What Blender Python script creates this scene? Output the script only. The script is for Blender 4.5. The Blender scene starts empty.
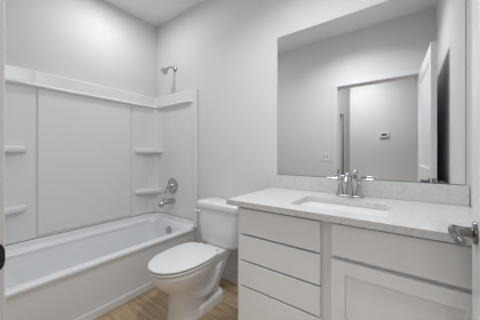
import bpy, bmesh, math, random
from mathutils import Vector, Matrix
random.seed(4)
PI = math.pi
S = bpy.context.scene
COL = S.collection

# ------------------------------------------------------------------ camera
cd = bpy.data.cameras.new('camera'); cam = bpy.data.objects.new('camera', cd); COL.objects.link(cam)
cam.location = (0, 0, 1.17)
cam.rotation_euler = (PI/2, 0, math.radians(36.25))
cd.sensor_width = 36; cd.lens = 224.7/480*36; cd.shift_y = -5.47/480; cd.clip_start = 0.02
S.camera = cam

# ------------------------------------------------------------------ world, lights, exposure
w = bpy.data.worlds.new('world'); S.world = w; w.use_nodes = True
w.node_tree.nodes['Background'].inputs[0].default_value = (0.9, 0.95, 1, 1)
w.node_tree.nodes['Background'].inputs[1].default_value = 0.3
S.view_settings.view_transform = 'Standard'; S.view_settings.look = 'None'
S.view_settings.gamma = 1; S.view_settings.use_curve_mapping = False
S.view_settings.exposure = 0.0

def disc_light(name, loc, power, size, col=(0.96, 0.98, 1.0), spread=180):
    ld = bpy.data.lights.new(name, 'AREA'); ld.shape = 'DISK'; ld.size = size
    ld.energy = power; ld.color = col; ld.spread = math.radians(spread)
    o = bpy.data.objects.new(name, ld); COL.objects.link(o); o.location = loc
    return o
LIGHTS = [((-0.50, 0.78), 11.7, 0.36), ((-1.97, 0.98), 5.2, 0.20), ((-0.60, -0.46), 11.8, 0.36), ((-1.35, -1.50), 4.0, 0.20), ((-1.5, -2.62), 2.5, 0.20)]
disc_light('room_lamp', (LIGHTS[0][0][0], LIGHTS[0][0][1], 2.69), LIGHTS[0][1], LIGHTS[0][2], spread=142)
disc_light('hall_lamp', (LIGHTS[2][0][0], LIGHTS[2][0][1], 2.69), LIGHTS[2][1], LIGHTS[2][2], spread=145)
disc_light('tub_lamp', (LIGHTS[1][0][0], LIGHTS[1][0][1], 2.70), LIGHTS[1][1], LIGHTS[1][2])
disc_light('added_recess_fill', (LIGHTS[3][0][0], LIGHTS[3][0][1], 2.70), LIGHTS[3][1], LIGHTS[3][2])  # added fill, brightens the dim set-back part of the hall
disc_light('added_slit_fill', (LIGHTS[4][0][0], LIGHTS[4][0][1], 2.70), LIGHTS[4][1], LIGHTS[4][2])  # added fill, turns the black slit of the ajar door grey

# ------------------------------------------------------------------ materials
def mat(name, col, rough=0.5, metal=0.0, spec=0.5, bump=0, bscale=200, var=0, vscale=8, coat=0):
    m = bpy.data.materials.new(name); m.use_nodes = True
    nt = m.node_tree; b = nt.nodes['Principled BSDF']
    b.inputs['Base Color'].default_value = (*col, 1); b.inputs['Roughness'].default_value = rough
    b.inputs['Metallic'].default_value = metal; b.inputs['Specular IOR Level'].default_value = spec
    b.inputs['Coat Weight'].default_value = coat
    tc = nt.nodes.new('ShaderNodeTexCoord')
    n = nt.nodes.new('ShaderNodeTexNoise'); n.inputs['Scale'].default_value = vscale; n.inputs['Detail'].default_value = 4
    nt.links.new(tc.outputs['Object'], n.inputs['Vector'])
    r = nt.nodes.new('ShaderNodeValToRGB')
    a = max(var, 0.006)
    r.color_ramp.elements[0].position = .3; r.color_ramp.elements[1].position = .7
    r.color_ramp.elements[0].color = (*[c*(1-a) for c in col], 1)
    r.color_ramp.elements[1].color = (*[min(1, c*(1+a)) for c in col], 1)
    nt.links.new(n.outputs['Fac'], r.inputs[0]); nt.links.new(r.outputs[0], b.inputs['Base Color'])
    if bump:
        n2 = nt.nodes.new('ShaderNodeTexNoise'); n2.inputs['Scale'].default_value = bscale
        nt.links.new(tc.outputs['Object'], n2.inputs['Vector'])
        bp = nt.nodes.new('ShaderNodeBump'); bp.inputs['Strength'].default_value = bump; bp.inputs['Distance'].default_value = 0.002
        nt.links.new(n2.outputs['Fac'], bp.inputs['Height']); nt.links.new(bp.outputs[0], b.inputs['Normal'])
    return m

M = {}
M['wall'] = mat('wall_paint', (0.78, 0.78, 0.78), 0.75, spec=0.2, bump=.05)
M['ceil'] = mat('ceiling_paint', (0.93, 0.93, 0.93), 0.85, spec=0.15, bump=.05)
M['trim'] = mat('trim_paint', (0.80, 0.80, 0.805), 0.5, spec=0.3)
M['door'] = mat('door_paint', (0.86, 0.86, 0.865), 0.3)
M['acrylic'] = mat('white_acrylic', (0.84, 0.84, 0.845), 0.22)
M['tub'] = mat('tub_enamel', (0.885, 0.896, 0.912), 0.22)
M['ceramic'] = mat('vitreous_china', (0.90, 0.90, 0.905), 0.12, coat=.3)
M['plastic'] = mat('white_plastic', (0.87, 0.87, 0.875), 0.25)
M['cab'] = mat('cabinet_paint', (0.92, 0.935, 0.955), 0.38)
M['chrome'] = mat('chrome', (0.50, 0.50, 0.51), 0.12, metal=1)
M['nickel'] = mat('polished_nickel', (0.24, 0.238, 0.236), 0.13, metal=1)
M['strike'] = mat('dark_metal', (0.045, 0.045, 0.048), 0.45, metal=.6)
M['faucet'] = mat('satin_chrome', (0.55, 0.55, 0.56), 0.2, metal=1)
M['dark'] = mat('dark_plastic', (0.03, 0.03, 0.035), 0.3)
M['edge'] = mat('mirror_edge', (0.25, 0.26, 0.27), 0.3)
M['mirror'] = mat('mirror_silver', (0.86, 0.865, 0.87), 0.0, metal=1)
M['mirror'].node_tree.nodes['Principled BSDF'].inputs['Roughness'].default_value = 0.004
M['caulk'] = mat('grey_slot', (0.4, 0.4, 0.41), 0.7)  # plain grey of the slots around the switch toggles

def quartz():
    m = mat('speckled_quartz', (0.66, 0.66, 0.665), 0.2)
    nt = m.node_tree; b = nt.nodes['Principled BSDF']
    tc = nt.nodes.new('ShaderNodeTexCoord')
    v = nt.nodes.new('ShaderNodeTexNoise'); v.inputs['Scale'].default_value = 170; v.inputs['Detail'].default_value = 3
    nt.links.new(tc.outputs['Object'], v.inputs['Vector'])
    v2 = nt.nodes.new('ShaderNodeTexNoise'); v2.inputs['Scale'].default_value = 45; v2.inputs['Detail'].default_value = 3
    nt.links.new(tc.outputs['Object'], v2.inputs['Vector'])
    mx = nt.nodes.new('ShaderNodeMath'); mx.operation = 'ADD'
    nt.links.new(v.outputs['Fac'], mx.inputs[0]); nt.links.new(v2.outputs['Fac'], mx.inputs[1])
    r = nt.nodes.new('ShaderNodeValToRGB')
    r.color_ramp.elements[0].position = .74; r.color_ramp.elements[0].color = (.60, .60, .61, 1)
    r.color_ramp.elements[1].position = 1.0; r.color_ramp.elements[1].color = (.71, .71, .715, 1)
    nt.links.new(mx.outputs[0], r.inputs[0]); nt.links.new(r.outputs[0], b.inputs['Base Color'])
    return m
M['quartz'] = quartz()

def wood_floor():
    m = bpy.data.materials.new('oak_vinyl_plank'); m.use_nodes = True
    nt = m.node_tree; b = nt.nodes['Principled BSDF']; b.inputs['Roughness'].default_value = 0.42
    L = nt.links.new
    tc = nt.nodes.new('ShaderNodeTexCoord')
    br = nt.nodes.new('ShaderNodeTexBrick')
    br.inputs['Scale'].default_value = 1; br.inputs['Brick Width'].default_value = 1.22; br.inputs['Row Height'].default_value = 0.15
    br.inputs['Mortar Size'].default_value = 0.0016; br.inputs['Mortar Smooth'].default_value = .3; br.offset = 0.37
    br.inputs['Color1'].default_value = (0, 0, 0, 1); br.inputs['Color2'].default_value = (1, 1, 1, 1); br.inputs['Mortar'].default_value = (.5, .5, .5, 1)
    L(tc.outputs['Object'], br.inputs['Vector'])
    # per-plank offset of the grain
    mp = nt.nodes.new('ShaderNodeMapping'); mp.inputs['Scale'].default_value = (3.0, 34, 1)
    add = nt.nodes.new('ShaderNodeVectorMath'); add.operation = 'MULTIPLY_ADD'
    add.inputs[1].default_value = (3.1, 1.7, 5.0)
    L(br.outputs['Color'], add.inputs[0]); L(tc.outputs['Object'], add.inputs[2]); L(add.outputs[0], mp.inputs['Vector'])
    n = nt.nodes.new('ShaderNodeTexNoise'); n.inputs['Scale'].default_value = 1.6; n.inputs['Detail'].default_value = 6; n.inputs['Roughness'].default_value = .62
    n.inputs['Distortion'].default_value = .6
    L(mp.outputs[0], n.inputs['Vector'])
    r = nt.nodes.new('ShaderNodeValToRGB')
    e = r.color_ramp.elements
    e[0].position = .28; e[0].color = (0.32, 0.205, 0.112, 1)
    e[1].position = .74; e[1].color = (0.64, 0.50, 0.335, 1)
    x = e.new(.5); x.color = (0.49, 0.355, 0.215, 1)
    L(n.outputs['Fac'], r.inputs[0])
    # tone of each plank
    mr = nt.nodes.new('ShaderNodeMapRange'); mr.inputs['To Min'].default_value = .82; mr.inputs['To Max'].default_value = 1.15
    L(br.outputs['Color'], mr.inputs['Value'])
    mu = nt.nodes.new('ShaderNodeVectorMath'); mu.operation = 'SCALE'
    L(r.outputs[0], mu.inputs[0]); L(mr.outputs[0], mu.inputs['Scale'])
    mm = nt.nodes.new('ShaderNodeMix'); mm.data_type = 'RGBA'
    L(br.outputs['Fac'], mm.inputs['Factor']); L(mu.outputs[0], mm.inputs[6]); mm.inputs[7].default_value = (0.10, 0.062, 0.035, 1)
    L(mm.outputs[2], b.inputs['Base Color'])
    return m
M['floor'] = wood_floor()

def emit(name, strength):
    m = bpy.data.materials.new(name); m.use_nodes = True
    b = m.node_tree.nodes['Principled BSDF']
    b.inputs['Base Color'].default_value = (.9, .9, .9, 1)
    b.inputs['Emission Color'].default_value = (.97, .98, 1, 1); b.inputs['Emission Strength'].default_value = strength
    return m
M['lamp'] = emit('lit_diffuser', 4.0)

# ------------------------------------------------------------------ helpers
def finish(name, bm, m, parent=None, smooth=True, angle=35):
    bmesh.ops.recalc_face_normals(bm, faces=bm.faces)
    me = bpy.data.meshes.new(name); bm.to_mesh(me); bm.free()
    for k in (m if isinstance(m, (list, tuple)) else [m]): me.materials.append(k)
    if smooth:
        me.shade_smooth()
        me.set_sharp_from_angle(angle=math.radians(angle))
    o = bpy.data.objects.new(name, me); COL.objects.link(o)
    if smooth:
        wn = o.modifiers.new('weighted_normals', 'WEIGHTED_NORMAL'); wn.keep_sharp = True
    if parent: o.parent = parent
    return o

def box(bm, x0, x1, y0, y1, z0, z1, bev=0, seg=2, mi=0):
    vs = [bm.verts.new((x, y, z)) for x in (x0, x1) for y in (y0, y1) for z in (z0, z1)]
    fs = []
    for f in ((0, 1, 3, 2), (4, 6, 7, 5), (0, 4, 5, 1), (2, 3, 7, 6), (0, 2, 6, 4), (1, 5, 7, 3)):
        fc = bm.faces.new([vs[i] for i in f]); fc.material_index = mi; fs.append(fc)
    if bev:
        es = {e for f in fs for e in f.edges}
        bmesh.ops.bevel(bm, geom=list(es), offset=bev, segments=seg, affect='EDGES', profile=.5)
    return bm

def loft(bm, rings, cap0=True, cap1=True):
    R = [[bm.verts.new(p) for p in r] for r in rings]
    n = len(R[0])
    for a, b in zip(R, R[1:]):
        for i in range(n):
            bm.faces.new((a[i], a[(i+1) % n], b[(i+1) % n], b[i]))
    if cap0: bm.faces.new(R[0][::-1])
    if cap1: bm.faces.new(R[-1])
    return bm

def frame_of(d):
    d = d.normalized(); up = Vector((0, 0, 1)) if abs(d.z) < .95 else Vector((1, 0, 0))
    u = d.cross(up).normalized(); return u, d.cross(u).normalized()

def lathe(bm, prof, loc=(0, 0, 0), axis=(0, 0, 1), n=32):
    """prof: list of (radius, distance along axis)"""
    a = Vector(axis).normalized(); u, v = frame_of(a); L = Vector(loc)
    rings = [[L + a*h + (u*math.cos(2*PI*i/n) + v*math.sin(2*PI*i/n))*max(r, 1e-4) for i in range(n)] for r, h in prof]
    return loft(bm, rings)

def spline(pts, k=8):
    P = [Vector(p) for p in pts]; out = []
    for i in range(len(P)-1):
        p0 = P[max(i-1, 0)]; p1 = P[i]; p2 = P[i+1]; p3 = P[min(i+2, len(P)-1)]
        for j in range(k):
            t = j/k
            out.append(.5*((2*p1)+(p2-p0)*t+(2*p0-5*p1+4*p2-p3)*t*t+(3*p1-p0-3*p2+p3)*t**3))
    out.append(P[-1]); return out

def tube(bm, pts, rad, n=16, flat=1.0, k=8):
    """sweep along a smoothed path; rad is a number or a list (one per control point)"""
    path = spline(pts, k)
    m = len(path)
    if not isinstance(rad, (list, tuple)): rad = [rad]*len(pts)
    rr = []
    for i in range(m):
        t = i/(m-1)*(len(rad)-1); j = min(int(t), len(rad)-2) if len(rad) > 1 else 0
        rr.append(rad[j]+(rad[j+1]-rad[j])*(t-j))
    rings = []; u = None
    for i, p in enumerate(path):
        d = (path[min(i+1, m-1)]-path[max(i-1, 0)]).normalized()
        if u is None: u, v = frame_of(d)
        else:
            u = (u-d*u.dot(d)).normalized(); v = d.cross(u)
        rings.append([p+(u*math.cos(2*PI*q/n)+v*flat*math.sin(2*PI*q/n))*rr[i] for q in range(n)])
    return loft(bm, rings)

def rrect(x0, x1, y0, y1, r, z=0, k=8):
    """rounded rectangle outline, 4*(k+1) points"""
    out = []
    for cx, cy, a0 in ((x1-r, y1-r, 0), (x0+r, y1-r, 90), (x0+r, y0+r, 180), (x1-r, y0+r, 270)):
        for i in range(k+1):
            a = math.radians(a0+90*i/k); out.append(Vector((cx+r*math.cos(a), cy+r*math.sin(a), z)))
    return out

def setp(o, label=None, cat=None, group=None, kind=None):
    if label: o['label'] = label
    if cat: o['category'] = cat
    if group: o['group'] = group
    if kind: o['kind'] = kind
    return o
def thing(name, loc, label, cat, group=None):
    o = bpy.data.objects.new(name, None); o.empty_display_size = .05; COL.objects.link(o); o.location = loc
    return setp(o, label, cat, group)
def part(name, bm, m, root, label=None, **kw):
    """bm is in world coordinates; the part is parented keeping them"""
    o = finish(name, bm, m, None, **kw)
    mw = Vector((0, 0, 0)); p = root
    while p is not None: mw += p.location; p = p.parent
    o.data.transform(Matrix.Translation(-mw)); o.parent = root
    if label: o['label'] = label
    return o
def struct(name, bm, m, label, cat, **kw):
    return setp(finish(name, bm, m, **kw), label, cat, kind='structure')
B = bmesh.new

# ------------------------------------------------------------------ measures (metres)
XA = -2.463          # left wall (tub wall)
D = 1.627            # back wall (mirror wall)
XC = 0.269           # right wall
YD = 0.082           # room face of the door wall
YH = -0.035          # hall face of the door wall
ZC = 2.74
DL, DR, DZ = -0.717, 0.123, 2.055      # doorway
HY = -1.10           # hall wall with the thermostat
HX = -0.78           # its corner
HY2 = -2.0           # deeper hall wall

# ------------------------------------------------------------------ room shell
bm = B(); box(bm, XA-.1, 2.2, -3.2, D+.1, -.08, 0)
struct('floor', bm, M['floor'], 'oak coloured wood plank floor', 'floor')
bm = B(); box(bm, XA-.1, 2.2, -3.2, D+.1, ZC, ZC+.08)
struct('ceiling', bm, M['ceil'], 'flat white painted ceiling', 'ceiling')
bm = B(); box(bm, XA-.1, XA, YH, D+.1, 0, ZC)
struct('wall_left', bm, M['wall'], 'pale painted wall along the bathtub', 'wall')
bm = B(); box(bm, XA, XC, D, D+.1, 0, ZC)
struct('wall_back', bm, M['wall'], 'pale painted wall behind the toilet, mirror and shower head', 'wall')
bm = B(); box(bm, XC, XC+.1, YD, D+.1, 0, ZC)
struct('wall_right', bm, M['wall'], 'pale painted wall at the right end of the vanity', 'wall')
bm = B(); box(bm, XA, DL-.02, YH, YD, 0, ZC); box(bm, DR+.02, 2.1, YH, YD, 0, ZC); box(bm, DL-.02, DR+.02, YH, YD, DZ+.02, ZC)
struct('wall_front', bm, M['wall'], 'pale painted wall around the doorway, seen in the mirror', 'wall')
bm = B(); box(bm, HX, 2.1, HY-.1, HY, 0, ZC); box(bm, HX, HX+.1, HY2, HY-.1, 0, ZC)
struct('wall_hall', bm, M['wall'], 'bright hall wall with the thermostat, seen in the mirror', 'wall')
bm = B()
box(bm, -2.4, -1.9, HY2-.1, HY2, 0, ZC); box(bm, -1.06, HX+.1, HY2-.1, HY2, 0, ZC); box(bm, -1.9, -1.06, HY2-.1, HY2, 2.05, ZC)
struct('wall_hall_deep', bm, M['wall'], 'set-back hall wall beside a door left ajar, in the mirror', 'wall')
bm = B(); box(bm, XA-.1, XA, -3.2, YH, 0, ZC); box(bm, 2.1, 2.2, -1.2, YD, 0, ZC); box(bm, XA, HX+.1, -3.2, -3.1, 0, ZC); box(bm, HX, HX+.1, -3.1, HY2-.1, 0, ZC)
struct('wall_hall_end', bm, M['wall'], 'end walls of the hall', 'wall')

# jamb lining and casing of the bathroom doorway
bm = B()
box(bm, DL-.02, DL, YH-.002, YD+.002, 0, DZ); box(bm, DR, DR+.02, YH-.002, YD+.002, 0, DZ); box(bm, DL-.02, DR+.02, YH-.002, YD+.002, DZ, DZ+.02)
box(bm, DL, DL+.010, -.005, .038, 0, DZ, .002); box(bm, DL, DR, -.005, .038, DZ-.010, DZ, .002)
for y0, y1 in ((YD, YD+.013), (YH-.013, YH)):
    box(bm, DL-.064, DL-.006, y0, y1, 0, DZ+.006, .003); box(bm, DR+.006, DR+.064, y0, y1, 0, DZ+.006, .003)
    box(bm, DL-.064, DR+.064, y0, y1, DZ+.006, DZ+.064, .003)
trim1 = struct('trim_1', bm, M['trim'], 'white door casing around the bathroom doorway', 'door frame')
bm = B()
pl = [Vector((DL+.0015, YD-.052, .925)), Vector((DL+.0015, YD-.052, .985))]
prof = [(YD-.052, 0, .030), (YD-.012, 0, .030), (YD-.001, .001, .030), (YD+.006, .003, .027), (YD+.0095, .004, .020), (YD+.0115, .0035, .010)]
vs = [[bm.verts.new((DL+.0005+dx+th, y, .946+s*h)) for s in (-1, -.5, 0, .5, 1) for th in (0, .002)] for y, dx, h in prof]
for a, b in zip(vs, vs[1:]):
    for i in range(4):
        for th in (0, 1):
            bm.faces.new((a[2*i+th], a[2*i+2+th], b[2*i+2+th], b[2*i+th]))
    for i in (0, 8): bm.faces.new((a[i], a[i+1], b[i+1], b[i]))
for r in (vs[0], vs[-1]):
    for i in range(4): bm.faces.new((r[2*i], r[2*i+1], r[2*i+3], r[2*i+2]))
part('strike_plate', bm, M['strike'], trim1, 'dark metal strike plate on the left door jamb')

# baseboards
bm = B(); box(bm, -1.732, -.80, D-.013, D, 0, .095, .003)
struct('baseboard_back', bm, M['trim'], 'white baseboard behind the toilet', 'baseboard')
bm = B(); box(bm, -1.74, DL-.066, YD, YD+.013, 0, .095, .003)
struct('baseboard_front', bm, M['trim'], 'white baseboard left of the doorway', 'baseboard')
bm = B(); box(bm, HX, 2.1, HY, HY+.013, 0, .095, .003)
struct('baseboard_hall', bm, M['trim'], 'white baseboard under the thermostat', 'baseboard')

# the bathroom door, standing open by the right wall (local x runs from hinge to free edge, +y faces the room)
ang = math.atan2(0.0436, 0.866)
door = bpy.data.objects.new('door_1', None); COL.objects.link(door)
door.location = (0.120, 0.092, 0.0); door.rotation_euler = (0, 0, PI/2-ang)
setp(door, 'white two-panel door standing open by the right wall', 'door', kind='structure')
DW = 0.866
def door_slab(bm, x0, x1, y0, y1, z0, z1, panels, rec=.009, mold=.016):
    """slab with recessed panels on both faces"""
    xs = sorted({x0, x1, *[p[0] for p in panels], *[p[1] for p in panels]})
    zs = sorted({z0, z1, *[p[2] for p in panels], *[p[3] for p in panels]})
    for yf, sg in ((y1, 1), (y0, -1)):
        grid = {(x, z): bm.verts.new((x, yf, z)) for x in xs for z in zs}
        for i in range(len(xs)-1):
            for j in range(len(zs)-1):
                q = [grid[xs[i], zs[j]], grid[xs[i+1], zs[j]], grid[xs[i+1], zs[j+1]], grid[xs[i], zs[j+1]]]
                cxm, czm = (xs[i]+xs[i+1])/2, (zs[j]+zs[j+1])/2
                if any(p[0] < cxm < p[1] and p[2] < czm < p[3] for p in panels):
                    a, b, c, d = xs[i]+mold, xs[i+1]-mold, zs[j]+mold, zs[j+1]-mold
                    inn = [bm.verts.new((X, yf-sg*rec, Z)) for X, Z in ((a, c), (b, c), (b, d), (a, d))]
                    for k in range(4): bm.faces.new((q[k], q[(k+1) % 4], inn[(k+1) % 4], inn[k]))
                    bm.faces.new(inn)
                else: bm.faces.new(q)
        if sg == 1: g1 = grid
        else: g0 = grid
    for i in range(len(xs)-1):
        for z in (z0, z1): bm.faces.new((g1[xs[i], z], g1[xs[i+1], z], g0[xs[i+1], z], g0[xs[i], z]))
    for j in range(len(zs)-1):
        for x in (x0, x1): bm.faces.new((g1[x, zs[j]], g1[x, zs[j+1]], g0[x, zs[j+1]], g0[x, zs[j]]))
    return bm
bm = B(); door_slab(bm, .003, DW, -.036, 0, .012, 2.046, [(.11, DW-.095, .22, .86), (.11, DW-.095, 1.05, 1.925)])
finish('door_slab', bm, M['door'], door, angle=20)
for sg, y in ((1, 0), (-1, -.036)):
    hx, hz = DW-.07, .952
    bm = B()
    lathe(bm, [(.0, 0), (.031, 0), (.032, .003), (.030, .007), (.020, .009), (.013, .010)], (hx, y, hz), (0, sg, 0), 32)
    lathe(bm, [(.015, .008), (.0135, .024), (.014, .034), (.015, .040), (.015, .050), (.012, .055), (.0, .056)], (hx, y, hz), (0, sg, 0), 24)
    ho = finish('door_handle', bm, M['nickel'], door)
    ho['label'] = 'polished nickel lever handle'
    bm = B()
    if sg == 1: tube(bm, [(hx+.014, y+.046, hz), (hx-.02, y+.047, hz), (hx-.06, y+.044, hz-.004), (hx-.092, y+.040, hz-.006), (hx-.108, y+.038, hz-.004)], [.012, .0135, .0115, .012, .007], 16)
    else: tube(bm, [(hx+.014, y-.046, hz), (hx-.02, y-.047, hz), (hx-.06, y-.044, hz-.004), (hx-.092, y-.040, hz-.006), (hx-.108, y-.038, hz-.004)], [.012, .0135, .0115, .012, .007], 16)
    finish('lever', bm, M['nickel'], ho)
bm = B(); box(bm, DW-.0005, DW+.0015, -.030, -.006, .925, .985, .0006); box(bm, DW, DW+.009, -.024, -.012, .945, .965, .002)
finish('latch_plate', bm, M['nickel'], door)
for z in (.25, 1.05, 1.82):
    bm = B(); lathe(bm, [(0, 0), (.0055, 0), (.0055, .085), (0, .085)], (0.0, .005, z), (0, 0, 1), 16)
    finish('hinge', bm, M['trim'], door)

# the door left ajar at the far end of the hall
bm = B()
for x0, x1 in ((-1.96, -1.90), (-1.06, -1.00)): box(bm, x0, x1, HY2, HY2+.013, 0, 2.05, .003)
box(bm, -1.96, -1.00, HY2, HY2+.013, 2.05, 2.11, .003)
struct('trim_2', bm, M['trim'], 'white casing of the hall door that is ajar', 'door frame')
d2 = bpy.data.objects.new('door_2', None); COL.objects.link(d2); d2.location = (-1.895, HY2-.01, 0); d2.rotation_euler = (0, 0, math.radians(-6))
setp(d2, 'white hall door left ajar, seen as a dark slit in the mirror', 'door', kind='structure')
bm = B(); door_slab(bm, 0, .785, -.036, 0, .012, 2.0495, [(.11, .675, .22, .86), (.11, .675, 1.05, 1.915)])
finish('door_slab', bm, M['door'], d2, angle=20)

# ------------------------------------------------------------------ bathtub
XT = -1.770
TY0, TY1 = YD+.004, D-.004
ZR = .402
tub = thing('bathtub', (-2.117, .855, 0), 'long white alcove bathtub with a plain front apron', 'bathtub')
bm = B()
XB = XA+.006
def R(x0, x1, y0, y1, r, z): return rrect(x0, x1, y0, y1, r, z, 8)
def Rout(ref, x0, x1, y0, y1, z):
    """square outline with as many points as the rounded ones, corner for corner"""
    out = []
    for cx, cy in ((x1, y1), (x0, y1), (x0, y0), (x1, y0)):
        out += [Vector((cx, cy, z))]*1
    return out
k = 8
def sq(x0, x1, y0, y1, z, r=.004): return rrect(x0, x1, y0, y1, r, z, k)
rings = [
    sq(XB, XT-.020, TY0, TY1, 0.0),
    sq(XB, XT-.018, TY0, TY1, ZR-.075),
    sq(XB, XT-.012, TY0, TY1, ZR-.045),
    sq(XB, XT-.003, TY0, TY1, ZR-.030),
    sq(XB, XT, TY0, TY1, ZR-.018),
    sq(XB, XT-.002, TY0, TY1, ZR-.006),
    sq(XB, XT-.010, TY0, TY1, ZR),
    R(XB+.056, XT-.062, TY0+.085, TY1-.075, .11, ZR+.001),
    R(XB+.056, XT-.070, TY0+.093, TY1-.083, .11, ZR-.004),
    R(XB+.062, XT-.078, TY0+.104, TY1-.090, .11, ZR-.018),
    R(XB+.075, XT-.092, TY0+.150, TY1-.103, .11, ZR-.12),
    R(XB+.095, XT-.112, TY0+.230, TY1-.122, .11, ZR-.25),
    R(XB+.115, XT-.132, TY0+.290, TY1-.140, .11, ZR-.30),
    R(XB+.165, XT-.18, TY0+.36, TY1-.19, .09, ZR-.335),
]
loft(bm, rings)
part('basin', bm, M['tub'], tub, angle=50)
bm = B(); box(bm, XT-.022, XT-.006, TY0, TY1, 0, .058, .005, 2)
part('skirt_base', bm, M['tub'], tub)
bm = B(); lathe(bm, [(0, 0), (.040, 0), (.041, .004), (.036, .010), (.020, .013), (0, .0135)], (-2.085, TY1-.096, .342), (0, -1, .12), 32)
part('overflow_plate', bm, M['chrome'], tub, 'round chrome overflow plate')
bm = B(); lathe(bm, [(0, 0), (.034, 0), (.035, .003), (.025, .006), (0, .007)], (-2.10, 1.27, ZR-.3352), (0, 0, 1), 32)
part('drain', bm, M['chrome'], tub)

# ------------------------------------------------------------------ tub surround
sur = thing('tub_surround', (XA, D, ZR), 'white moulded wall surround above the bathtub', 'tub surround')
ZS = 1.853
ZB = .482           # lower edge of the panels
XE = -1.733
bm = B()
box(bm, XA+.001, XA+.014, YD+.002, D-.001, ZB, ZS, .002)                         # field of the long side
box(bm, XA+.010, XA+.026, .507, 1.287, ZB+.022, 1.712, .006, 3)                           # raised middle panel
box(bm, XA+.010, XA+.022, YD+.004, .497, ZB, 1.712, .005, 3); box(bm, XA+.010, XA+.022, 1.298, D-.004, ZB, 1.712, .005, 3)
part('back_panel', bm, M['acrylic'], sur)
for y0, y1, f0, f1 in ((D-.014, D-.001, D-.021, D-.010), (YD+.002, YD+.015, YD+.011, YD+.022)):
    bm = B()
    box(bm, XA+.014, -1.80, y0, y1, ZB, ZS, .002)
    box(bm, -1.795, XE, min(f0, y0), max(f1, y1), ZR+.002, ZS+.004, .006, 3)
    part('end_panel', bm, M['acrylic'], sur)
def ledge(bm, pts, prof):
    """sweep a profile (out, z) along a plan polyline whose inward normals are given"""
    rings = [[Vector((x+nx*o, y+ny*o, z)) for o, z in prof] for x, y, nx, ny in pts]
    return loft(bm, rings)
prof = [(.012, ZS), (.026, ZS), (.032, ZS-.006), (.040, 1.748), (.052, 1.738), (.055, 1.730), (.050, 1.722), (.030, 1.716), (.012, 1.70)]
bm = B()
ledge(bm, [(-1.785, D, 0, -.42), (-1.81, D, 0, -.55), (-1.86, D, 0, -1), (XA+.11, D, 0, -1), (XA+.045, D-.012, .45, -.9), (XA+.012, D-.045, .9, -.45), (XA, D-.11, 1, 0), (XA, 1.30, 1, 0), (XA, .50, 1, 0), (XA+.002, .49, 1, .02), (XA+.012, YD+.13, 1, .05), (XA+.024, YD+.055, .9, .45), (XA+.055, YD+.014, .45, .9), (XA+.13, YD, 0, 1), (-1.86, YD, 0, 1), (-1.785, YD, 0, .42)], prof)
part('top_ledge', bm, M['acrylic'], sur, angle=28)
bm = B()
cprof = [(.004, ZR-.01), (.004, .474), (.018, .475), (.024, .470), (.028, .436), (.034, .426), (.046, .421), (.062, .418), (.070, .412), (.072, .404), (.072, ZR-.01)]
ledge(bm, [(-1.775, D, 0, -.75), (-1.80, D, 0, -1), (XA+.17, D, 0, -1), (XA+.075, D-.02, .45, -.9), (XA+.02, D-.075, .9, -.45), (XA, D-.17, 1, 0), (XA, YD+.17, 1, 0), (XA+.02, YD+.075, .9, .45), (XA+.075, YD+.02, .45, .9), (XA+.17, YD, 0, 1), (-1.80, YD, 0, 1), (-1.775, YD, 0, .75)], cprof)
part('raised_rim', bm, M['tub'], tub, angle=40)
# corner columns with two shelves each
for yc, sg in ((D, -1), (YD, 1)):
    bm = B()
    pts = [(XA+.012, yc+sg*.165), (XA+.016, yc+sg*.16), (XA+.034, yc+sg*.075), (XA+.075, yc+sg*.034), (XA+.128, yc+sg*.016), (XA+.132, yc+sg*.012), (XA+.012, yc+sg*.012)]
    if sg > 0: pts = pts[::-1]
    loft(bm, [[Vector((x, y, z)) for x, y in pts] for z in (ZB, 1.72)])
    part('corner_column', bm, M['acrylic'], sur, angle=20)
    LS = .300 if sg < 0 else .365
    for z in (1.236, .770):
        bm = B()
        def outline(d, zz):
            p = [(XA+.012, yc+sg*.012), (XA+.012, yc+sg*(LS-d))]
            p += [(XA+.034-d*.3, yc+sg*(LS-.003-d)), (XA+.054-d*.5, yc+sg*(LS-.018-d))]
            for i in range(1, 7):
                t = i/7
                p.append((XA+.054+(.128-.054)*t-d*.7, yc+sg*(LS-.018+(.08-LS+.018)*t-d*.8)+sg*.012*math.sin(PI*t)))
            p += [(XA+.132-d, yc+sg*(.070-d*.5)), (XA+.140-d, yc+sg*(.050)), (XA+.140-d, yc+sg*.012)]
            return [Vector((x, y, zz)) for x, y in p]
        loft(bm, [outline(.022, z-.050), outline(.007, z-.046), outline(.001, z-.036), outline(0, z-.014), outline(.005, z-.004), outline(.014, z)])
        part('corner_shelf', bm, M['acrylic'], sur, angle=40)

# ------------------------------------------------------------------ shower head, valve, spout
sh = thing('wall_shower', (-2.105, D, 2.14), 'chrome shower head on a bent arm high on the back wall', 'shower head')
bm = B(); lathe(bm, [(0, 0), (.030, 0), (.031, .003), (.026, .010), (.014, .016), (.011, .018)], (-2.105, D-.001, 2.14), (0, -1, 0), 32)
part('flange', bm, M['chrome'], sh)
bm = B(); tube(bm, [(-2.105, D-.01, 2.14), (-2.105, D-.04, 2.146), (-2.105, D-.07, 2.142), (-2.105, D-.095, 2.124), (-2.105, D-.105, 2.112)], .0095, 16)
part('arm', bm, M['chrome'], sh)
hd = Vector((0, -.72, -.70)).normalized()
bm = B(); lathe(bm, [(0, -.004), (.014, -.002), (.016, .008), (.013, .018), (.017, .026), (.027, .044), (.036, .058), (.038, .066), (.035, .072), (.026, .074), (0, .074)], (-2.105, D-.100, 2.118), hd, 32)
part('spray_head', bm, M['chrome'], sh)

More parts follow.
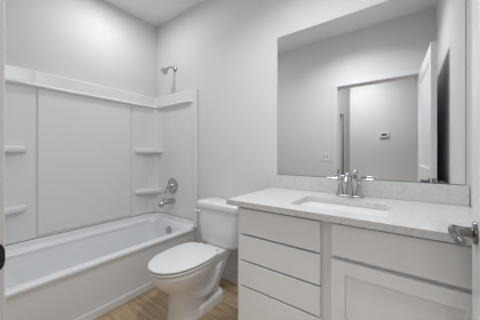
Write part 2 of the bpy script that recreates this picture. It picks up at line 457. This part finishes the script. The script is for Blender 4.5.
va = thing('shower_valve', (-2.135, D-.014, .816), 'round chrome shower valve plate with a lever, above the tub spout', 'shower valve')
bm = B(); lathe(bm, [(0, 0), (.086, 0), (.088, .004), (.083, .010), (.070, .012), (.064, .007), (.056, .008), (.046, .016), (.036, .020), (.031, .032), (.026, .036)], (-2.135, D-.014, .816), (0, -1, 0), 48)
part('escutcheon', bm, M['chrome'], va)
bm = B(); lathe(bm, [(0, .025), (.024, .028), (.023, .05), (.019, .066), (.010, .072), (0, .073)], (-2.135, D-.014, .816), (0, -1, 0), 32)
tube(bm, [(-2.137, D-.070, .812), (-2.150, D-.082, .795), (-2.158, D-.092, .765), (-2.160, D-.094, .735)], [.012, .010, .008, .010], 16)
part('lever', bm, M['chrome'], va)

sp = thing('tub_spout', (-2.12, D-.014, .64), 'chrome tub spout on the surround below the round valve', 'tub spout')
bm = B(); tube(bm, [(-2.125, D-.014, .645), (-2.125, D-.06, .648), (-2.125, D-.12, .645), (-2.125, D-.165, .632), (-2.125, D-.180, .600)], [.034, .031, .028, .027, .022], 24)
lathe(bm, [(0, 0), (.036, 0), (.036, .006), (.030, .012)], (-2.125, D-.014, .645), (0, -1, 0), 32)
part('spout_body', bm, M['chrome'], sp)
bm = B(); lathe(bm, [(0, 0), (.005, 0), (.005, .015), (.009, .018), (.009, .026), (0, .029)], (-2.125, D-.140, .664), (0, 0, 1), 16)
part('diverter_knob', bm, M['chrome'], sp)

# ------------------------------------------------------------------ toilet
TX = -1.30
to = thing('toilet', (TX, 1.22, 0), 'white two-piece toilet with the lid closed, between bathtub and vanity', 'toilet')
def egg(wd, yf, yb, ym, z, p=2.6, n=64):
    out = []
    for i in range(n):
        t = 2*PI*i/n; s_, c_ = math.sin(t), math.cos(t)
        if c_ > 0: x = wd*math.copysign(abs(s_)**.96, s_); y = ym-(ym-yf)*abs(c_)**.96
        else: x = wd*math.copysign(abs(s_)**(2/p), s_); y = ym+(yb-ym)*abs(c_)**(2/p)
        out.append(Vector((TX+x, y, z)))
    return out
bm = B()
loft(bm, [egg(.112, .955, 1.30, 1.08, 0), egg(.112, .955, 1.30, 1.08, .012), egg(.106, .965, 1.29, 1.08, .03), egg(.101, .970, 1.28, 1.08, .10),
          egg(.101, .965, 1.28, 1.08, .17), egg(.107, .945, 1.28, 1.08, .215), egg(.128, .905, 1.29, 1.08, .255), egg(.152, .865, 1.30, 1.08, .295),
          egg(.170, .840, 1.31, 1.08, .335), egg(.178, .830, 1.31, 1.08, .365), egg(.178, .828, 1.31, 1.08, .381), egg(.172, .835, 1.305, 1.08, .389)])
# foot at the back
loft(bm, [rrect(TX-.118, TX+.118, 1.10, 1.43, .07, 0), rrect(TX-.118, TX+.118, 1.10, 1.43, .07, .05), rrect(TX-.110, TX+.110, 1.11, 1.42, .07, .068), rrect(TX-.092, TX+.092, 1.13, 1.40, .07, .078)])
# trapway body rising to the tank deck
loft(bm, [rrect(TX-.075, TX+.075, 1.17, 1.40, .06, .05), rrect(TX-.080, TX+.080, 1.17, 1.42, .06, .12), rrect(TX-.088, TX+.088, 1.17, 1.46, .06, .20),
          rrect(TX-.095, TX+.095, 1.17, 1.50, .06, .28), rrect(TX-.105, TX+.105, 1.17, 1.54, .06, .33), rrect(TX-.115, TX+.115, 1.18, 1.57, .06, .365), rrect(TX-.112, TX+.112, 1.19, 1.565, .06, .384)])
# side bulge of the trapway
for sg in (-1, 1):
    tube(bm, [(TX+sg*.075, 1.06, .20), (TX+sg*.082, 1.17, .15), (TX+sg*.080, 1.27, .17), (TX+sg*.075, 1.34, .25), (TX+sg*.072, 1.40, .30)], [.03, .042, .045, .042, .03], 20)
part('bowl', bm, M['ceramic'], to, angle=50)
bm = B()
loft(bm, [rrect(TX-.165, TX+.165, 1.445, 1.60, .05, .384), rrect(TX-.190, TX+.190, 1.428, 1.607, .05, .392), rrect(TX-.199, TX+.199, 1.422, 1.609, .045, .415), rrect(TX-.214, TX+.214, 1.414, 1.611, .04, .60), rrect(TX-.222, TX+.222, 1.412, 1.611, .04, .695)])
part('tank', bm, M['ceramic'], to, angle=50)
bm = B()
loft(bm, [rrect(TX-.226, TX+.226, 1.408, 1.613, .04, .696), rrect(TX-.233, TX+.233, 1.400, 1.615, .045, .704), rrect(TX-.235, TX+.235, 1.398, 1.615, .045, .735), rrect(TX-.230, TX+.230, 1.402, 1.612, .045, .750), rrect(TX-.212, TX+.212, 1.418, 1.600, .045, .760), rrect(TX-.15, TX+.15, 1.46, 1.56, .04, .764)])
part('tank_lid', bm, M['ceramic'], to, angle=50)
bm = B()
loft(bm, [egg(.170, .838, 1.30, 1.09, .390, 3.6), egg(.172, .836, 1.30, 1.09, .396, 3.6), egg(.184, .822, 1.305, 1.09, .3975, 3.6), egg(.186, .819, 1.305, 1.09, .405, 3.6), egg(.184, .822, 1.305, 1.09, .412, 3.6), egg(.178, .83, 1.30, 1.09, .414, 3.6)])
part('seat', bm, M['plastic'], to, angle=60)
bm = B()
loft(bm, [egg(.170, .838, 1.30, 1.09, .413, 3.8), egg(.172, .836, 1.302, 1.09, .4185, 3.8), egg(.184, .822, 1.31, 1.09, .4195, 3.8), egg(.187, .818, 1.312, 1.09, .423, 3.8), egg(.187, .818, 1.312, 1.09, .430, 3.8), egg(.183, .823, 1.31, 1.09, .434, 3.8), egg(.172, .837, 1.30, 1.09, .437, 3.6), egg(.12, .90, 1.25, 1.09, .440, 3.2), egg(.05, 1.0, 1.15, 1.09, .441, 3)])
part('seat_lid', bm, M['plastic'], to, angle=60)
for sg in (-1, 1):
    bm = B(); box(bm, TX+sg*.078-.022, TX+sg*.078+.022, 1.305, 1.345, .389, .424, .007, 3)
    part('hinge', bm, M['plastic'], to)
bm = B(); lathe(bm, [(0, 0), (.013, 0), (.012, .008), (.006, .012)], (TX-.175, 1.413, .668), (0, -1, 0), 20)
tube(bm, [(TX-.165, 1.402, .668), (TX-.20, 1.398, .668), (TX-.235, 1.400, .664)], [.007, .008, .009], 14)
part('flush_lever', bm, M['plastic'], to)
for sg in (-1, 1):
    bm = B(); lathe(bm, [(.014, 0), (.013, .012), (.008, .018), (0, .02)], (TX+sg*.103, 1.27, .066), (0, 0, 1), 20)
    part('bolt_cap', bm, M['plastic'], to)

# ------------------------------------------------------------------ vanity cabinet
VL, VR, VF = -.800, .262, 1.071
va = thing('vanity_cabinet', (-.27, 1.34, 0), 'white vanity cabinet with flat drawers and one shaker door', 'vanity cabinet')
bm = B()
box(bm, VL, VR, VF, VF+.019, .10, .8765, .0012, 1)                      # face frame board behind the fronts
box(bm, VL, VL+.016, VF+.019, D-.004, .10, .8765); box(bm, VR-.016, VR, VF+.019, D-.004, .10, .8765)
box(bm, VL+.016, VR-.016, VF+.019, D-.010, .10, .116); box(bm, VL+.016, VR-.016, D-.010, D-.004, .10, .8765)
part('body', bm, M['cab'], va)
bm = B(); box(bm, VL+.004, VR, VF+.075, VF+.091, 0, .10); box(bm, VL+.004, VL+.020, VF+.091, D-.004, 0, .10); box(bm, VR-.016, VR, VF+.091, D-.004, 0, .10)
part('toe_kick', bm, M['cab'], va)
FF = 1.0415
for z0, z1 in ((.7215, .864), (.572, .7105), (.4285, .561), (.115, .417)):
    bm = B(); box(bm, -.773, -.313, FF, VF-.0005, z0, z1, .002, 2)
    part('drawer', bm, M['cab'], va)
bm = B(); box(bm, -.262, .222, FF, VF-.0005, .7265, .866, .002, 2)
part('false_drawer', bm, M['cab'], va)
bm = B(); door_slab(bm, -.264, .222, FF, VF-.0005, .115, .707, [(-.208, .166, .171, .652)], rec=.008, mold=.001)
part('door', bm, M['cab'], va, angle=20)

# countertop with sink cut-out
def ring_slab(bm, outer, inner, z0, z1):
    n = len(outer)
    vo = [[bm.verts.new((p.x, p.y, z)) for p in outer] for z in (z0, z1)]
    vi = [[bm.verts.new((p.x, p.y, z)) for p in inner] for z in (z0, z1)]
    for i in range(n):
        j = (i+1) % n
        bm.faces.new((vo[1][i], vo[1][j], vi[1][j], vi[1][i])); bm.faces.new((vo[0][j], vo[0][i], vi[0][i], vi[0][j]))
        bm.faces.new((vo[0][i], vo[0][j], vo[1][j], vo[1][i])); bm.faces.new((vi[0][j], vi[0][i], vi[1][i], vi[1][j]))
SX0, SX1, SY0, SY1 = -.497, -.058, 1.125, 1.405
CZ0, CZ1 = .877, .907
bm = B()
ring_slab(bm, rrect(-.847, .2655, 1.017, D-.002, .003, 0, 8), rrect(SX0, SX1, SY0, SY1, .03, 0, 8), CZ0, CZ1)
ct = finish('countertop', bm, M['quartz'], angle=30)
setp(ct, 'pale speckled stone countertop on the vanity with a sink cut-out', 'countertop')
bm = B(); box(bm, -.833, .2655, D-.020, D-.002, CZ1+.0005, 1.0095, .0015, 1)
setp(finish('backsplash', bm, M['quartz']), 'low grey speckled stone backsplash under the mirror', 'backsplash')

si = thing('sink', (-.277, 1.265, .73), 'white rectangular undermount sink in the countertop', 'sink')
bm = B()
i0 = lambda d, z, r=.03: rrect(SX0+d, SX1-d, SY0+d, SY1-d, r, z, 8)
loft(bm, [i0(-.018, CZ0-.001, .04), i0(-.003, CZ0-.001), i0(.004, CZ0-.02), i0(.014, CZ0-.09, .035), i0(.03, CZ0-.125, .045), i0(.06, CZ0-.138, .05), i0(.10, CZ0-.142, .03),
          i0(.10, CZ0-.152, .03), i0(.05, CZ0-.150, .05), i0(.015, CZ0-.135, .045), i0(-.002, CZ0-.09, .035), i0(-.010, CZ0-.02), i0(-.018, CZ0-.008, .04)])
part('basin', bm, M['ceramic'], si, angle=50)
bm = B(); lathe(bm, [(0, 0), (.024, 0), (.024, .003), (.016, .006), (.014, .012), (0, .014)], (-.277, 1.275, CZ0-.1425), (0, 0, 1), 24)
part('drain', bm, M['chrome'], si, 'chrome drain')

# faucet
fa = thing('faucet', (-.277, 1.530, CZ1), 'chrome two-handle faucet behind the sink', 'faucet')
FX, FY = -.277, 1.530
bm = B()
loft(bm, [rrect(FX-.080, FX+.080, FY-.026, FY+.026, .025, CZ1+.0005), rrect(FX-.080, FX+.080, FY-.026, FY+.026, .025, CZ1+.008), rrect(FX-.074, FX+.074, FY-.020, FY+.020, .019, CZ1+.014)])
part('base_plate', bm, M['faucet'], fa)
bm = B(); lathe(bm, [(.025, 0), (.022, .02), (.017, .06), (.0145, .095), (.0135, .110)], (FX, FY, CZ1+.010), (0, 0, 1), 28)
tube(bm, [(FX, FY, CZ1+.10), (FX, FY-.006, CZ1+.130), (FX, FY-.035, CZ1+.146), (FX, FY-.080, CZ1+.135), (FX, FY-.108, CZ1+.105), (FX, FY-.112, CZ1+.095)], [.0145, .0145, .013, .012, .0115, .012], 20)
part('spout', bm, M['faucet'], fa)
for sg in (-1, 1):
    hx = FX+sg*.0535
    bm = B(); lathe(bm, [(.0235, 0), (.021, .014), (.0145, .05), (.0105, .075), (.0135, .080), (.0165, .090), (.0165, .104), (.012, .111), (0, .113)], (hx, FY, CZ1+.009), (0, 0, 1), 28)
    h = part('handle', bm, M['faucet'], fa)
    bm = B(); tube(bm, [(hx+sg*.008, FY, CZ1+.107), (hx+sg*.04, FY-.002, CZ1+.112), (hx+sg*.075, FY-.004, CZ1+.111)], [.007, .006, .0075], 14)
    part('lever', bm, M['faucet'], h)
bm = B(); lathe(bm, [(.003, 0), (.003, .085), (.007, .09), (.007, .098), (0, .10)], (FX, FY+.030, CZ1+.006), (0, 0, 1), 14)
part('lift_rod', bm, M['faucet'], fa)

# mirror
mi = thing('mirror', (-.283, D-.002, 1.0125), 'large frameless wall mirror above the vanity backsplash', 'mirror')
bm = B(); box(bm, -.819, .2535, D-.0055, D-.001, 1.0135, 2.099)
part('backing', bm, M['edge'], mi)
bm = B(); box(bm, -.8172, .2517, D-.007, D-.0056, 1.0153, 2.0972)
part('glass', bm, M['mirror'], mi, smooth=False)

# things seen in the mirror
th = thing('thermostat', (-.27, HY, 1.487), 'small white thermostat with a dark screen on the hall wall', 'thermostat')
bm = B(); box(bm, -.332, -.208, HY+.0005, HY+.026, 1.449, 1.525, .006, 3)
part('body', bm, M['plastic'], th)
bm = B(); box(bm, -.305, -.235, HY+.0245, HY+.0275, 1.475, 1.508, .001, 1)
part('screen', bm, M['dark'], th, 'dark display')
sw = thing('light_switch', (-.872, YD, 1.14), 'white double light switch plate beside the doorway, seen in the mirror', 'light switch')
bm = B(); box(bm, -.930, -.814, YD+.0005, YD+.0075, 1.082, 1.198, .003, 2)
part('plate', bm, M['plastic'], sw)
for x in (-.895, -.849):
    bm = B(); box(bm, x-.0055, x+.0055, YD+.006, YD+.020, 1.132, 1.156, .002, 2)
    tg = part('toggle', bm, M['plastic'], sw)
    bm = B(); box(bm, x-.010, x+.010, YD+.0055, YD+.0085, 1.124, 1.164, .001, 1)
    part('toggle_slot', bm, M['caulk'], tg, 'grey slot around the toggle')

# ceiling lamps (out of the frame, they light the place; the last two are added fill)
for (p, e, r), nm, lb in zip(LIGHTS, ('ceiling_light', 'small_light', 'ceiling_light', 'small_light', 'small_light'), ('flat round ceiling light in the middle of the bathroom', 'small recessed ceiling light over the bathtub', 'flat round ceiling light in the hall outside the doorway', 'added unseen ceiling light to brighten the set-back end of the hall', 'added unseen ceiling light to grey the slit of the ajar hall door')):
    t = thing(nm, (p[0], p[1], ZC), lb, 'ceiling light')
    deep = .036 if r > .25 else .02
    bm = B(); lathe(bm, [(r*.5+.02, 0), (r*.5+.02, .01), (r*.5+.008, deep), (r*.5+.001, deep), (r*.5+.001, .004)], (p[0], p[1], ZC-.0005), (0, 0, -1), 40)
    part('rim', bm, M['trim'], t)
    bm = B(); lathe(bm, [(r*.5, .004), (r*.5, deep-.004), (r*.45, deep+.002), (0, deep+.004)], (p[0], p[1], ZC-.0005), (0, 0, -1), 40)
    part('diffuser', bm, M['lamp'], t)
